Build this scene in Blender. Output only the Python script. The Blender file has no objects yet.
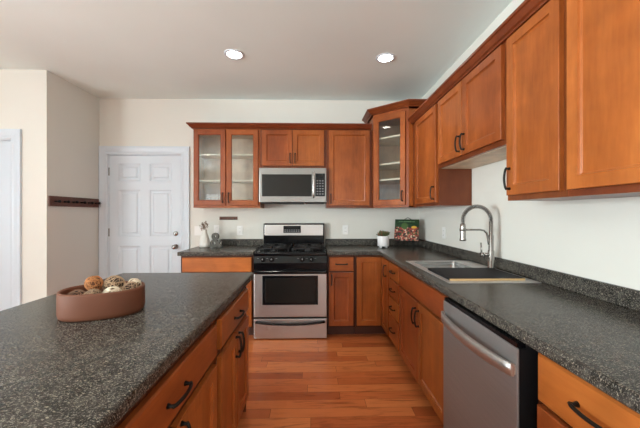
import bpy, bmesh, math, random
from mathutils import Vector, Matrix
R = math.radians
S = bpy.context.scene
C = S.collection
random.seed(7)

# ------------------------------------------------------------------ camera, light, exposure
H = 1.31
cd = bpy.data.cameras.new('camera'); cam = bpy.data.objects.new('camera', cd); C.objects.link(cam)
cam.location = (0, 0, H); cam.rotation_euler = (R(90), 0, R(-1.25))
cd.sensor_width = 36; cd.lens = 300 / 640 * 36; cd.clip_start = .02; cd.clip_end = 100
S.camera = cam
S.view_settings.view_transform = 'Standard'; S.view_settings.look = 'None'
S.view_settings.gamma = 1; S.view_settings.use_curve_mapping = False
S.view_settings.exposure = 0.60

W_ = bpy.data.worlds.new('sky'); S.world = W_; W_.use_nodes = True
bgn = W_.node_tree.nodes['Background']; bgn.inputs[0].default_value = (.86, .93, 1, 1); bgn.inputs[1].default_value = .8

def area(name, loc, rot, sx, sy, power, col=(1, 1, 1)):
    l = bpy.data.lights.new(name, 'AREA'); l.shape = 'RECTANGLE'; l.size = sx; l.size_y = sy
    l.energy = power; l.color = col
    o = bpy.data.objects.new(name, l); o.location = loc; o.rotation_euler = rot; C.objects.link(o); return o
# daylight at the windows; rear right and left near are added fill lamps
DAY = (.90, .985, 1)
area('daylight_rear_left', (-3.40, -3.62, 1.5), (R(112), 0, 0), .85, 1.1, 12, DAY)
area('fill_rear_right', (.70, -3.62, 1.5), (R(115), 0, 0), 1.0, 1.3, 25, DAY)
area('daylight_left_far', (-4.82, 1.35, 1.5), (R(120), 0, R(-90)), 1.7, 1.4, 4, DAY)
area('fill_left_near', (-4.82, -1.5, 1.5), (R(122), 0, R(-90)), 2.2, 1.4, 390, DAY)

# ------------------------------------------------------------------ dimensions
WX, WY, CZ = 1.345, 3.80, 2.752    # right wall, back wall, ceiling
LX, HY = -2.668, 3.06              # left return wall, hall wall facing the camera
FX, RY = -4.60, -3.40              # far left wall, rear wall
CT = .914                          # worktop height

# ------------------------------------------------------------------ materials
def mat(name, col=(.5, .5, .5), rough=.5, metal=0, spec=.5, coat=0, emit=None, es=0):
    m = bpy.data.materials.new(name); m.use_nodes = True
    b = m.node_tree.nodes['Principled BSDF']
    b.inputs['Base Color'].default_value = (*col, 1); b.inputs['Roughness'].default_value = rough
    b.inputs['Metallic'].default_value = metal; b.inputs['Specular IOR Level'].default_value = spec
    b.inputs['Coat Weight'].default_value = coat; b.inputs['Coat Roughness'].default_value = .15
    if emit: b.inputs['Emission Color'].default_value = (*emit, 1); b.inputs['Emission Strength'].default_value = es
    return m
def N(m, t, **kw):
    n = m.node_tree.nodes.new(t)
    for k, v in kw.items():
        if k in n.inputs: n.inputs[k].default_value = v
        else: setattr(n, k, v)
    return n
def L(m, a, b): m.node_tree.links.new(a, b)
def P(m): return m.node_tree.nodes['Principled BSDF']
def coords(m, scale=(1, 1, 1), rot=(0, 0, 0), gen='Object'):
    t = N(m, 'ShaderNodeTexCoord'); mp = N(m, 'ShaderNodeMapping')
    mp.inputs['Scale'].default_value = scale; mp.inputs['Rotation'].default_value = rot
    L(m, t.outputs[gen], mp.inputs[0]); return mp.outputs[0]
def ramp(m, fac, stops, interp='LINEAR'):
    r = N(m, 'ShaderNodeValToRGB'); cr = r.color_ramp; cr.interpolation = interp
    while len(cr.elements) < len(stops): cr.elements.new(.5)
    for e, (p, c) in zip(cr.elements, stops): e.position = p; e.color = (*c, 1)
    L(m, fac, r.inputs[0]); return r.outputs[0]
def bump(m, h, strength=.1, dist=.001):
    b = N(m, 'ShaderNodeBump', Strength=strength, Distance=dist); L(m, h, b.inputs['Height']); L(m, b.outputs[0], P(m).inputs['Normal'])

def paint(name, col, rough=.75, b=.08):
    m = mat(name, col, rough, spec=.3)
    v = coords(m); n = N(m, 'ShaderNodeTexNoise', Scale=90.0, Detail=3.0); L(m, v, n.inputs[0]); bump(m, n.outputs[0], b, .002)
    n2 = N(m, 'ShaderNodeTexNoise', Scale=1.1, Detail=2.0); L(m, v, n2.inputs[0])
    c = ramp(m, n2.outputs[0], [(.3, tuple(x*.97 for x in col)), (.7, tuple(min(1, x*1.02) for x in col))])
    L(m, c, P(m).inputs[0]); return m
M = {}
M['wall'] = paint('cream_wall_paint', (.75, .735, .682))
M['ceiling'] = paint('ceiling_paint', (.86, .945, .925), .9, .25)
M['white'] = mat('white_trim_paint', (.64, .705, .775), .4)
M['white2'] = mat('white_plastic', (.85, .84, .82), .35)

def wood(name, lo, mid, hi, rough=.34, axis='z'):
    m = mat(name, mid, rough, coat=.04, spec=.28)
    sc = {'z': (1, 1, .12), 'x': (.12, 1, 1)}[axis]
    v = coords(m, sc)
    oi = N(m, 'ShaderNodeObjectInfo'); ad = N(m, 'ShaderNodeVectorMath', operation='ADD'); sc_ = N(m, 'ShaderNodeVectorMath', operation='SCALE')
    cx = N(m, 'ShaderNodeCombineXYZ'); L(m, oi.outputs['Random'], cx.inputs[0]); L(m, oi.outputs['Random'], cx.inputs[2])
    L(m, cx.outputs[0], sc_.inputs[0]); sc_.inputs['Scale'].default_value = 17
    L(m, v, ad.inputs[0]); L(m, sc_.outputs[0], ad.inputs[1])
    n1 = N(m, 'ShaderNodeTexNoise', Scale=5.0, Detail=4.0, Distortion=.8); L(m, ad.outputs[0], n1.inputs[0])
    n2 = N(m, 'ShaderNodeTexNoise', Scale=70.0, Detail=5.0); L(m, ad.outputs[0], n2.inputs[0])
    mx = N(m, 'ShaderNodeMix'); mx.inputs[0].default_value = .3; L(m, n1.outputs[0], mx.inputs[2]); L(m, n2.outputs[0], mx.inputs[3])
    c = ramp(m, mx.outputs[0], [(.30, lo), (.5, mid), (.70, hi)])
    n3 = N(m, 'ShaderNodeTexNoise', Scale=7.0, Detail=3.0, Distortion=.4); v3 = coords(m); a3 = N(m, 'ShaderNodeVectorMath', operation='ADD'); L(m, v3, a3.inputs[0]); L(m, sc_.outputs[0], a3.inputs[1]); L(m, a3.outputs[0], n3.inputs[0])
    hs = N(m, 'ShaderNodeHueSaturation'); mr = N(m, 'ShaderNodeMapRange'); L(m, n3.outputs[0], mr.inputs[0]); mr.inputs[1].default_value = .3; mr.inputs[2].default_value = .7; mr.inputs[3].default_value = .86; mr.inputs[4].default_value = 1.12
    mo = N(m, 'ShaderNodeMapRange'); L(m, oi.outputs['Random'], mo.inputs[0]); mo.inputs[3].default_value = .86; mo.inputs[4].default_value = 1.16
    mm = N(m, 'ShaderNodeMath', operation='MULTIPLY'); L(m, mr.outputs[0], mm.inputs[0]); L(m, mo.outputs[0], mm.inputs[1])
    mh = N(m, 'ShaderNodeMapRange'); L(m, oi.outputs['Random'], mh.inputs[0]); mh.inputs[3].default_value = .493; mh.inputs[4].default_value = .503
    L(m, mm.outputs[0], hs.inputs['Value']); L(m, mh.outputs[0], hs.inputs['Hue']); L(m, c, hs.inputs['Color']); L(m, hs.outputs[0], P(m).inputs[0])
    bump(m, n2.outputs[0], .05, .0006); return m
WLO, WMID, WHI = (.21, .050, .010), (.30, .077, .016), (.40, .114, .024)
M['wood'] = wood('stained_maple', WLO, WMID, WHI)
M['woodx'] = wood('stained_maple_crosswise', WLO, WMID, WHI, axis='x')
M['crown'] = wood('stained_moulding', (.14, .032, .010), (.19, .045, .013), (.25, .064, .018), .3, 'x')
M['wood_light'] = wood('light_amber_maple', (.36, .105, .018), (.46, .145, .028), (.56, .19, .040))
M['woodx_light'] = wood('light_amber_maple_crosswise', (.36, .105, .018), (.46, .145, .028), (.56, .19, .040), axis='x')
M['case_base'] = wood('shade_darkened_base_frame', (.045, .011, .004), (.065, .016, .006), (.09, .024, .008))  # frame wood darkened to hold the shade between base doors and drawers
M['case_wall'] = wood('shade_darkened_wall_frame', (.115, .027, .007), (.165, .040, .010), (.22, .058, .014))  # milder: shade along the wall door edges put into the frame colour
M['wood_in'] = wood('pale_maple_interior', (.62, .47, .33), (.70, .55, .40), (.76, .61, .46), .5)
M['shelf'] = wood('pale_shelf_board', (.76, .66, .50), (.82, .72, .56), (.86, .77, .62), .5)
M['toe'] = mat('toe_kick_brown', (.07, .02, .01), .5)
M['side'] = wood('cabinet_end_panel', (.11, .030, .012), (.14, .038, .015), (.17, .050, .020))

def counter_mat():
    m = mat('speckled_charcoal_laminate', (.06, .058, .055), .26, spec=.15)
    v = coords(m)
    n0 = N(m, 'ShaderNodeTexNoise', Scale=28.0, Detail=4.0, Roughness=.65); L(m, v, n0.inputs[0])
    base = ramp(m, n0.outputs[0], [(.35, (.017, .016, .014)), (.55, (.046, .041, .037)), (.72, (.085, .078, .066))])
    sp = None
    mp = N(m, 'ShaderNodeMapping'); mp.inputs['Scale'].default_value = (1, 1.7, 1); mp.inputs['Rotation'].default_value = (0, 0, .6); L(m, v, mp.inputs[0])
    n1 = N(m, 'ShaderNodeTexNoise', Scale=165.0, Detail=2.0, Roughness=.6, Distortion=.7); L(m, mp.outputs[0], n1.inputs[0])
    f1 = ramp(m, n1.outputs[0], [(.575, (0, 0, 0)), (.66, (1, 1, 1))])
    n2 = N(m, 'ShaderNodeTexNoise', Scale=250.0, Detail=2.0, Distortion=.5); L(m, v, n2.inputs[0])
    f2 = ramp(m, n2.outputs[0], [(.58, (0, 0, 0)), (.66, (1, 1, 1))])
    a = N(m, 'ShaderNodeMix', data_type='RGBA'); L(m, f1, a.inputs[0]); L(m, base, a.inputs[6]); a.inputs[7].default_value = (.27, .24, .19, 1)
    b = N(m, 'ShaderNodeMix', data_type='RGBA'); L(m, f2, b.inputs[0]); L(m, a.outputs[2], b.inputs[6]); b.inputs[7].default_value = (.17, .16, .14, 1)
    L(m, b.outputs[2], P(m).inputs[0]); return m
M['counter'] = counter_mat()

def floor_mat():
    m = mat('hardwood_planks', (.4, .16, .07), .34, coat=.05, spec=.35)
    v = coords(m)
    sep = N(m, 'ShaderNodeSeparateXYZ'); L(m, v, sep.inputs[0])
    def math_(op, a, b=None, c=None):
        n = N(m, 'ShaderNodeMath', operation=op)
        for k, x in enumerate((a, b, c)):
            if x is None: continue
            if isinstance(x, (int, float)): n.inputs[k].default_value = x
            else: L(m, x, n.inputs[k])
        return n.outputs[0]
    RH, PL = .092, .95
    fy_ = math_('DIVIDE', sep.outputs[1], RH); row = math_('FLOOR', fy_)
    wn = N(m, 'ShaderNodeTexWhiteNoise', noise_dimensions='1D'); L(m, row, wn.inputs['W'])
    fx_ = math_('ADD', math_('DIVIDE', sep.outputs[0], PL), math_('MULTIPLY', wn.outputs[0], 7.3)); col_ = math_('FLOOR', fx_)
    cx = N(m, 'ShaderNodeCombineXYZ'); L(m, row, cx.inputs[0]); L(m, col_, cx.inputs[1])
    wn2 = N(m, 'ShaderNodeTexWhiteNoise', noise_dimensions='2D'); L(m, cx.outputs[0], wn2.inputs['Vector'])
    ey = math_('ABSOLUTE', math_('SUBTRACT', math_('FRACT', fy_), .5)); ex = math_('ABSOLUTE', math_('SUBTRACT', math_('FRACT', fx_), .5))
    gap = math_('MAXIMUM', math_('GREATER_THAN', ey, .5-.010), math_('GREATER_THAN', ex, .5-.0012))
    mp = N(m, 'ShaderNodeMapping'); mp.inputs['Scale'].default_value = (1.0, 8, 1); L(m, v, mp.inputs[0])
    sv = N(m, 'ShaderNodeVectorMath', operation='MULTIPLY_ADD'); L(m, wn2.outputs[1], sv.inputs[0]); sv.inputs[1].default_value = (23, 17, 9); L(m, mp.outputs[0], sv.inputs[2])
    n = N(m, 'ShaderNodeTexNoise', Scale=2.6, Detail=6.0, Roughness=.62, Distortion=1.4); L(m, sv.outputs[0], n.inputs[0])
    a = ramp(m, wn2.outputs[0], [(0, (.38, .090, .026)), (.5, (.53, .142, .042)), (1, (.66, .215, .068))])
    g = ramp(m, n.outputs[0], [(.28, (.42, .34, .28)), (.47, (.92, .90, .88)), (.7, (1.0, 1.0, 1.0))])
    x = N(m, 'ShaderNodeMix', data_type='RGBA', blend_type='MULTIPLY'); x.inputs[0].default_value = .85; L(m, a, x.inputs[6]); L(m, g, x.inputs[7])
    y = N(m, 'ShaderNodeMix', data_type='RGBA'); L(m, gap, y.inputs[0]); L(m, x.outputs[2], y.inputs[6]); y.inputs[7].default_value = (.10, .032, .012, 1)
    L(m, y.outputs[2], P(m).inputs[0]); bump(m, n.outputs[0], .06, .001); return m
M['floor'] = floor_mat()

def steel(name, col=(.60, .58, .56), rough=.28, vert=False):
    m = mat(name, col, rough, 1)
    v = coords(m, (300, 300, 3) if vert else (3, 3, 300)); n = N(m, 'ShaderNodeTexNoise', Scale=1.0, Detail=2.0); L(m, v, n.inputs[0])
    r = ramp(m, n.outputs[0], [(.3, (rough*.8,)*3), (.7, (rough*1.25,)*3)]); L(m, r, P(m).inputs['Roughness']); return m
M['steel'] = steel('brushed_stainless')
M['steel_dark'] = steel('brushed_stainless_appliance', (.50, .48, .47), .36)
M['steel_mw'] = steel('brushed_stainless_microwave', (.25, .24, .23), .34)
M['steel_dw'] = steel('brushed_stainless_dishwasher', (.29, .285, .285), .40)
M['steel_dw'].node_tree.nodes['Principled BSDF'].inputs['Metallic'].default_value = .55
M['sink'] = steel('satin_sink_steel', (.33, .325, .32), .28)
M['rim'] = mat('sink_rim_steel', (.62, .61, .60), .45, .8)
M['bar'] = mat('satin_bar_handle', (.55, .53, .52), .38, .9)
M['nickel'] = mat('brushed_nickel', (.36, .345, .33), .25, 1)
M['black'] = mat('black_enamel', (.004, .004, .005), .16, spec=.25)
M['blackm'] = mat('matte_black', (.007, .007, .008), .5, spec=.2)
M['bronze'] = mat('dark_bronze_pull', (.007, .006, .005), .45, 0, .3)
M['iron'] = mat('cast_iron_grate', (.014, .014, .015), .4, spec=.3)
M['ovenglass'] = mat('oven_window_glass', (.012, .011, .010), .10, spec=.28)
M['key'] = mat('grey_key_print', (.16, .16, .17), .5)
M['disp'] = mat('display_panel', (.010, .011, .012), .2, spec=.2)
def glass_mat(name, refl=1.45, tint=(.96, .97, .97)):
    m = bpy.data.materials.new(name); m.use_nodes = True; nt = m.node_tree; nt.nodes.clear()
    o = nt.nodes.new('ShaderNodeOutputMaterial'); mx = nt.nodes.new('ShaderNodeMixShader'); t = nt.nodes.new('ShaderNodeBsdfTransparent'); g = nt.nodes.new('ShaderNodeBsdfGlossy')
    f = nt.nodes.new('ShaderNodeFresnel'); f.inputs[0].default_value = refl
    t.inputs[0].default_value = (*tint, 1); g.inputs['Roughness'].default_value = .01
    nt.links.new(f.outputs[0], mx.inputs[0]); nt.links.new(t.outputs[0], mx.inputs[1]); nt.links.new(g.outputs[0], mx.inputs[2]); nt.links.new(mx.outputs[0], o.inputs[0]); return m
M['glass'] = glass_mat('cabinet_glass', 1.5)
M['pane'] = glass_mat('window_glass', 1.2)
M['lamp'] = mat('lamp_lens', (1, 1, 1), .5, emit=(1, .93, .82), es=9)
M['terra'] = paint('rust_brown_bowl', (.135, .046, .023), .6, .15)
M['ceramic'] = mat('white_ceramic', (.72, .69, .64), .35)
M['ceramic2'] = mat('white_pot_glaze', (.74, .72, .72), .3)
M['amp'] = mat('galvanized_grey_metal', (.075, .068, .055), .5, .1)
M['stem'] = mat('dried_stem', (.16, .10, .06), .8)
M['bud'] = mat('dried_bud', (.26, .19, .14), .8)
M['leaf'] = mat('succulent_leaf', (.10, .13, .05), .6)
M['leaf_r'] = mat('reddish_succulent_leaf', (.25, .10, .06), .5)
M['soil'] = mat('soil', (.05, .03, .02), .9)
M['bamboo'] = mat('bamboo_edge', (.55, .36, .17), .45)
M['board'] = mat('charcoal_board_top', (.012, .012, .014), .55, spec=.15)
M['peg'] = wood('dark_walnut_rack', (.10, .042, .028), (.13, .056, .038), (.16, .07, .048), .5, 'x')
M['paper'] = mat('book_pages', (.7, .66, .58), .8)
def ballm(n, c): return mat(n, c, .8)
M['b_orange'] = ballm('rust_wicker', (.50, .21, .075)); M['b_dark'] = ballm('dark_twig', (.26, .14, .085)); M['b_core'] = ballm('ball_core', (.03, .013, .008)); M['b_core2'] = ballm('rust_ball_core', (.13, .045, .015))
M['b_tan'] = ballm('tan_wicker', (.52, .36, .23)); M['b_cream'] = ballm('cream_wicker', (.68, .58, .44)); M['b_brown'] = ballm('brown_wicker', (.36, .24, .15))

# ------------------------------------------------------------------ mesh helpers
def box(bm, x0, x1, y0, y1, z0, z1, mi=0):
    vs = [bm.verts.new((x, y, z)) for z in (z0, z1) for y in (y0, y1) for x in (x0, x1)]
    for f in ((0, 2, 3, 1), (4, 5, 7, 6), (0, 1, 5, 4), (2, 6, 7, 3), (0, 4, 6, 2), (1, 3, 7, 5)):
        fc = bm.faces.new([vs[i] for i in f]); fc.material_index = mi
    return vs
def B(*a, bm=None):
    bm = bm or bmesh.new(); box(bm, *a); return bm
def bev(bm, w, seg=2):
    bmesh.ops.bevel(bm, geom=list(bm.edges), offset=w, segments=seg, affect='EDGES', profile=.6, clamp_overlap=True); return bm
def BB(x0, x1, y0, y1, z0, z1, w=.003, seg=2): return bev(B(x0, x1, y0, y1, z0, z1), w, seg)
def join(bm, other):
    me = bpy.data.meshes.new('tmp'); other.to_mesh(me); bm.from_mesh(me); bpy.data.meshes.remove(me); other.free(); return bm
def tube(bm, pts, r, n=10, caps=True, closed=False):
    pts = [Vector(p) for p in pts]; rings = []; K = len(pts)
    rr = r if isinstance(r, (list, tuple)) else [r]*K
    up = None
    for i, p in enumerate(pts):
        a = pts[(i-1) % K] if (closed or i > 0) else p
        b = pts[(i+1) % K] if (closed or i < K-1) else p
        t = (b-a).normalized()
        if up is None: up = t.orthogonal().normalized()
        up = (up - t*up.dot(t)); up = up.normalized() if up.length > 1e-6 else t.orthogonal().normalized()
        s = t.cross(up)
        rings.append([bm.verts.new(p + rr[i]*(up*math.cos(2*math.pi*k/n) + s*math.sin(2*math.pi*k/n))) for k in range(n)])
    m = K if closed else K-1
    for i in range(m):
        A, Bq = rings[i], rings[(i+1) % K]
        for k in range(n):
            f = bm.faces.new((A[k], A[(k+1) % n], Bq[(k+1) % n], Bq[k])); f.smooth = True
    if caps and not closed:
        bm.faces.new(rings[0][::-1]); bm.faces.new(rings[-1])
    return bm
def lathe(bm, prof, c=(0, 0, 0), n=32, sx=1, sy=1, rot=0, axis='z'):
    rings = []
    for r, z in prof:
        ring = []
        for k in range(n):
            a = 2*math.pi*k/n
            x, y = r*sx*math.cos(a), r*sy*math.sin(a)
            x, y = x*math.cos(rot)-y*math.sin(rot), x*math.sin(rot)+y*math.cos(rot)
            p = (x, y, z) if axis == 'z' else ((x, z, y) if axis == 'y' else (z, x, y))
            ring.append(bm.verts.new((c[0]+p[0], c[1]+p[1], c[2]+p[2])))
        rings.append(ring)
    for A, Bq in zip(rings, rings[1:]):
        for k in range(n):
            f = bm.faces.new((A[k], A[(k+1) % n], Bq[(k+1) % n], Bq[k])); f.smooth = True
    bm.faces.new(rings[0][::-1]); bm.faces.new(rings[-1]); return bm
def cyl(bm, p0, p1, r, n=16): return tube(bm, [p0, p1], r, n)
def ico(bm, c, r, sub=1, scale=(1, 1, 1)):
    bmesh.ops.create_icosphere(bm, subdivisions=sub, radius=r, matrix=Matrix.Translation(c) @ Matrix.Diagonal((*scale, 1)))
    return bm
def prism(bm, poly, z0, z1):
    a = [bm.verts.new((x, y, z0)) for x, y in poly]; b = [bm.verts.new((x, y, z1)) for x, y in poly]
    bm.faces.new(a[::-1]); bm.faces.new(b); n = len(poly)
    for i in range(n): bm.faces.new((a[i], a[(i+1) % n], b[(i+1) % n], b[i]))
    return bm
def sweep(bm, prof, path, closed_ends=True):
    # prof: (out, z) pairs; path: [(x, y, nx, ny)] with mitred outward vectors
    rings = [[bm.verts.new((x+o*nx, y+o*ny, z)) for o, z in prof] for x, y, nx, ny in path]
    k = len(prof)
    for A, Bq in zip(rings, rings[1:]):
        for i in range(k): bm.faces.new((A[i], A[(i+1) % k], Bq[(i+1) % k], Bq[i]))
    bm.faces.new(rings[0][::-1]); bm.faces.new(rings[-1]); return bm
def obj(name, bm, m, parent=None, loc=None, smooth=False, rot=None):
    bmesh.ops.recalc_face_normals(bm, faces=list(bm.faces))
    if smooth:
        for f in bm.faces: f.smooth = True
    me = bpy.data.meshes.new(name); bm.to_mesh(me); bm.free()
    for x in (m if isinstance(m, (list, tuple)) else [m]): me.materials.append(x)
    o = bpy.data.objects.new(name, me); C.objects.link(o)
    if parent: o.parent = parent
    if loc: o.location = loc
    if rot: o.rotation_euler = rot
    return o
def tag(o, label, cat, group=None):
    o['label'] = label; o['category'] = cat
    if group: o['group'] = group
    return o
def thing(name, label, cat, loc=(0, 0, 0), rz=0, group=None):
    o = bpy.data.objects.new(name, None); C.objects.link(o); o.empty_display_size = .05
    o.location = loc; o.rotation_euler = (0, 0, rz); return tag(o, label, cat, group)
def struct(name, bm, m, parent=None):
    o = obj(name, bm, m, parent)
    if not parent: o['kind'] = 'structure'
    return o

def slab(w, h, t, xs, zs, cells, d1=.005, slope=.010, raise_=0, er=.002):
    """front-facing slab (front at y=-t): a grid of cells, those in `cells` recessed (and raised again by raise_)"""
    bm = bmesh.new()
    def rect(x0, x1, z0, z1, y): return [bm.verts.new((x0, y, z0)), bm.verts.new((x1, y, z0)), bm.verts.new((x1, y, z1)), bm.verts.new((x0, y, z1))]
    def band(a, b):
        for i in range(4): bm.faces.new((a[i], a[(i+1) % 4], b[(i+1) % 4], b[i]))
    o0 = rect(0, w, 0, h, 0); o1 = rect(0, w, 0, h, -t+er); bm.faces.new(o0[::-1]); band(o0, o1)
    o2 = rect(er, w-er, er, h-er, -t); band(o1, o2)
    X = [er]+xs[1:-1]+[w-er]; Z = [er]+zs[1:-1]+[h-er]
    for i in range(len(X)-1):
        for j in range(len(Z)-1):
            a = rect(X[i], X[i+1], Z[j], Z[j+1], -t)
            if (i, j) not in cells: bm.faces.new(a); continue
            b = rect(X[i]+slope*.25, X[i+1]-slope*.25, Z[j]+slope*.25, Z[j+1]-slope*.25, -t+d1*.6); band(a, b)
            c = rect(X[i]+slope, X[i+1]-slope, Z[j]+slope, Z[j+1]-slope, -t+d1); band(b, c)
            if raise_:
                q = slope+raise_; d = rect(X[i]+q, X[i+1]-q, Z[j]+q, Z[j+1]-q, -t+d1); band(c, d)
                q += .014; e = rect(X[i]+q, X[i+1]-q, Z[j]+q, Z[j+1]-q, -t+.001); band(d, e); bm.faces.new(e)
            else: bm.faces.new(c)
    bmesh.ops.remove_doubles(bm, verts=bm.verts, dist=1e-5); return bm
def ring_frame(w, h, t, fr):
    bm = bmesh.new()
    def rect(q, y): return [bm.verts.new((q, y, q)), bm.verts.new((w-q, y, q)), bm.verts.new((w-q, y, h-q)), bm.verts.new((q, y, h-q))]
    loops = [rect(0, 0), rect(0, -t+.003), rect(.003, -t), rect(fr-.008, -t), rect(fr-.005, -t+.004), rect(fr, -t+.007), rect(fr, 0)]
    for a, b in zip(loops, loops[1:]+loops[:1]):
        for i in range(4): bm.faces.new((a[i], a[(i+1) % 4], b[(i+1) % 4], b[i]))
    return bm

# ------------------------------------------------------------------ structure
def wall_y(name, y, t, x0, x1, holes, m=None):     # wall in a plane of constant y; holes (x0,x1,z0,z1)
    bm = bmesh.new(); xs = sorted({x0, x1, *[h[0] for h in holes], *[h[1] for h in holes]})
    for a, b in zip(xs, xs[1:]):
        hs = [h for h in holes if h[0] <= a and h[1] >= b]
        if not hs: box(bm, a, b, y, y+t, 0, CZ)
        else:
            if hs[0][2] > 0: box(bm, a, b, y, y+t, 0, hs[0][2])
            box(bm, a, b, y, y+t, hs[0][3], CZ)
    return struct(name, bm, m or M['wall'])
def wall_x(name, x, t, y0, y1, holes, m=None):
    bm = bmesh.new(); ys = sorted({y0, y1, *[h[0] for h in holes], *[h[1] for h in holes]})
    for a, b in zip(ys, ys[1:]):
        hs = [h for h in holes if h[0] <= a and h[1] >= b]
        if not hs: box(bm, x, x+t, a, b, 0, CZ)
        else:
            if hs[0][2] > 0: box(bm, x, x+t, a, b, 0, hs[0][2])
            box(bm, x, x+t, a, b, hs[0][3], CZ)
    return struct(name, bm, m or M['wall'])
struct('floor', B(FX-.12, WX+.12, RY-.12, WY+.12, -.1, 0), M['floor'])
CANS = [(-.715, 2.725), (.665, 2.755), (-.735, 1.0), (-.735, -2.4), (-.735, -.8), (.665, -2.4), (-2.6, -.4), (-2.6, -2.0)]  # entries after the visible pair are unseen, added to light the room
cb = bmesh.new()   # ceiling slab with round openings for the downlights is kept simple: lamps are surface-trimmed
box(cb, FX-.12, WX+.12, RY-.12, WY+.12, CZ, CZ+.1)
struct('ceiling', cb, M['ceiling'])
DB = (-2.565, -1.650, 0, 2.055)      # rear door opening in back wall
wall_y('wall_back', WY, .12, LX-.12, WX+.12, [DB])
wall_x('wall_left', LX-.12, .12, HY+.12, WY, [])
DH = (-3.83, -3.008, 0, 2.055)
wall_y('wall_hall', HY, .12, FX-.12, LX, [DH])
wall_x('wall_right', WX, .12, RY-.12, WY, [])
WR = [(-3.80, -3.0, .95, 2.08), (.15, 1.2, .9, 2.2)]  # the right-hand rear window is made up, put in for fill light
wall_y('wall_rear', RY-.12, .12, FX-.12, WX, WR)
WL = [(.5, 2.2, .8, 2.25), (-2.6, -.4, .8, 2.25)]  # the nearer left window is unseen, added to bring in more light
wall_x('wall_far_left', FX-.12, .12, RY, HY, WL)

def window(n, ax, pos, a0, a1, z0, z1):
    """double-hung window with frame, muntins and pane; ax 'y': wall of constant y, 'x': constant x"""
    bm = bmesh.new()
    def bx(p0, p1, d0, d1, q0, q1):
        if ax == 'y': box(bm, p0, p1, pos+d0, pos+d1, q0, q1)
        else: box(bm, pos+d0, pos+d1, p0, p1, q0, q1)
    f = .05
    for p0, p1, q0, q1 in ((a0, a0+f, z0, z1), (a1-f, a1, z0, z1), (a0, a1, z0, z0+f), (a0, a1, z1-f, z1), (a0, a1, (z0+z1)/2-.025, (z0+z1)/2+.025)):
        bx(p0, p1, -.07, -.02, q0, q1)
    k = max(2, round((a1-a0)/.3))
    for i in range(1, k): bx(a0+(a1-a0)*i/k-.01, a0+(a1-a0)*i/k+.01, -.055, -.035, z0, z1)
    for z in (z0+(z1-z0)*.25, z0+(z1-z0)*.75): bx(a0, a1, -.055, -.035, z-.01, z+.01)
    c = .08
    for p0, p1, q0, q1 in ((a0-c, a0, z0-c, z1+c), (a1, a1+c, z0-c, z1+c), (a0, a1, z0-c, z0), (a0, a1, z1, z1+c)): bx(p0, p1, 0, .018, q0, q1)
    w = struct('window_%d' % n, bm, M['white'])
    bm = bmesh.new(); bx(a0+.03, a1-.03, -.048, -.043, z0+.03, z1-.03)
    obj('window_pane', bm, M['pane'], w)
for i, h in enumerate(WR): window(i+1, 'y', RY, *h)
for i, h in enumerate(WL): window(i+3, 'x', FX, *h)

def six_panel_door(n, x0, x1, y, ztop, knob):
    w, h, t = x1-x0, ztop-.012, .036
    st, mu = .115, .115
    pw = (w-2*st-mu)/2
    xs = [0, st, st+pw, st+pw+mu, w-st, w]
    zs = [0, .23, .90, 1.02, 1.60, 1.71, 1.93, h] if h > 2 else [0, .2, .9, 1, 1.6, 1.7, 1.9, h]
    cells = {(i, j) for i in (1, 3) for j in (1, 3, 5)}
    bm = slab(w, h, t, xs, zs, cells, .010, .018, .020)
    d = obj('door_%d' % n, bm, M['white'], loc=(x0, y+t+.004, .01)); d['kind'] = 'structure'
    if knob:
        kx = w-.062
        bm = bmesh.new(); lathe(bm, [(.032, 0), (.032, -.006), (.012, -.01), (.012, -.035), (.024, -.042), (.029, -.055), (.024, -.068), (.006, -.072)], (kx, -t, .90-.01), 20, axis='y')
        obj('door_knob', bm, M['nickel'], d)
        bm = bmesh.new(); lathe(bm, [(.030, 0), (.030, -.008), (.024, -.014), (.006, -.016)], (kx, -t, 1.055), 20, axis='y'); box(bm, kx-.004, kx+.004, -t-.03, -t-.012, 1.04, 1.07)
        obj('deadbolt', bm, M['nickel'], d)
        for z in (.25, 1.02, 1.78):
            obj('door_hinge', BB(-.008, .006, -t-.006, -t+.004, z, z+.10, .001), M['nickel'], d)
    return d
def casing(n, x0, x1, y, ztop, cw=.098):
    prof = [(0, 0), (0, -.012), (.012, -.017), (.035, -.014), (.075, -.022), (cw, -.022), (cw, 0)]
    bm = bmesh.new()
    path = [(x0, 0, -1, 0), (x0, ztop, -1, 1), (x1, ztop, 1, 1), (x1, 0, 1, 0)]
    rings = [[bm.verts.new((x+nx*o, y+d, z+nz*o)) for o, d in prof] for x, z, nx, nz in path]
    k = len(prof)
    for A, Q in zip(rings, rings[1:]):
        for i in range(k): bm.faces.new((A[i], A[(i+1) % k], Q[(i+1) % k], Q[i]))
    bm.faces.new(rings[0][::-1]); bm.faces.new(rings[-1])
    # jamb
    box(bm, x0-.001, x0+.012, y, y+.11, 0, ztop+.001); box(bm, x1-.012, x1+.001, y, y+.11, 0, ztop+.001); box(bm, x0, x1, y, y+.11, ztop-.012, ztop+.001)
    return struct('trim_%d' % n, bm, M['white'])
casing(1, DB[0], DB[1], WY, DB[3]); six_panel_door(1, DB[0]+.014, DB[1]-.014, WY, DB[3]-.014, True)
casing(2, DH[0], DH[1], HY, DH[3]); six_panel_door(2, DH[0]+.014, DH[1]-.014, HY, DH[3]-.014, False)
def baseb(name, *b): struct(name, BB(*b, .003), M['white'])
baseb('baseboard_hall', DH[1]+.10, LX, HY-.014, HY, 0, .10)
baseb('baseboard_left', LX, LX+.014, HY-.014, WY, 0, .10)
baseb('baseboard_back', DB[1]+.10, -1.40, WY-.014, WY, 0, .10)
baseb('baseboard_far_left', FX, FX+.014, RY, HY, 0, .10)
baseb('baseboard_rear', FX+.014, WX, RY, RY+.014, 0, .10)
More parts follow.
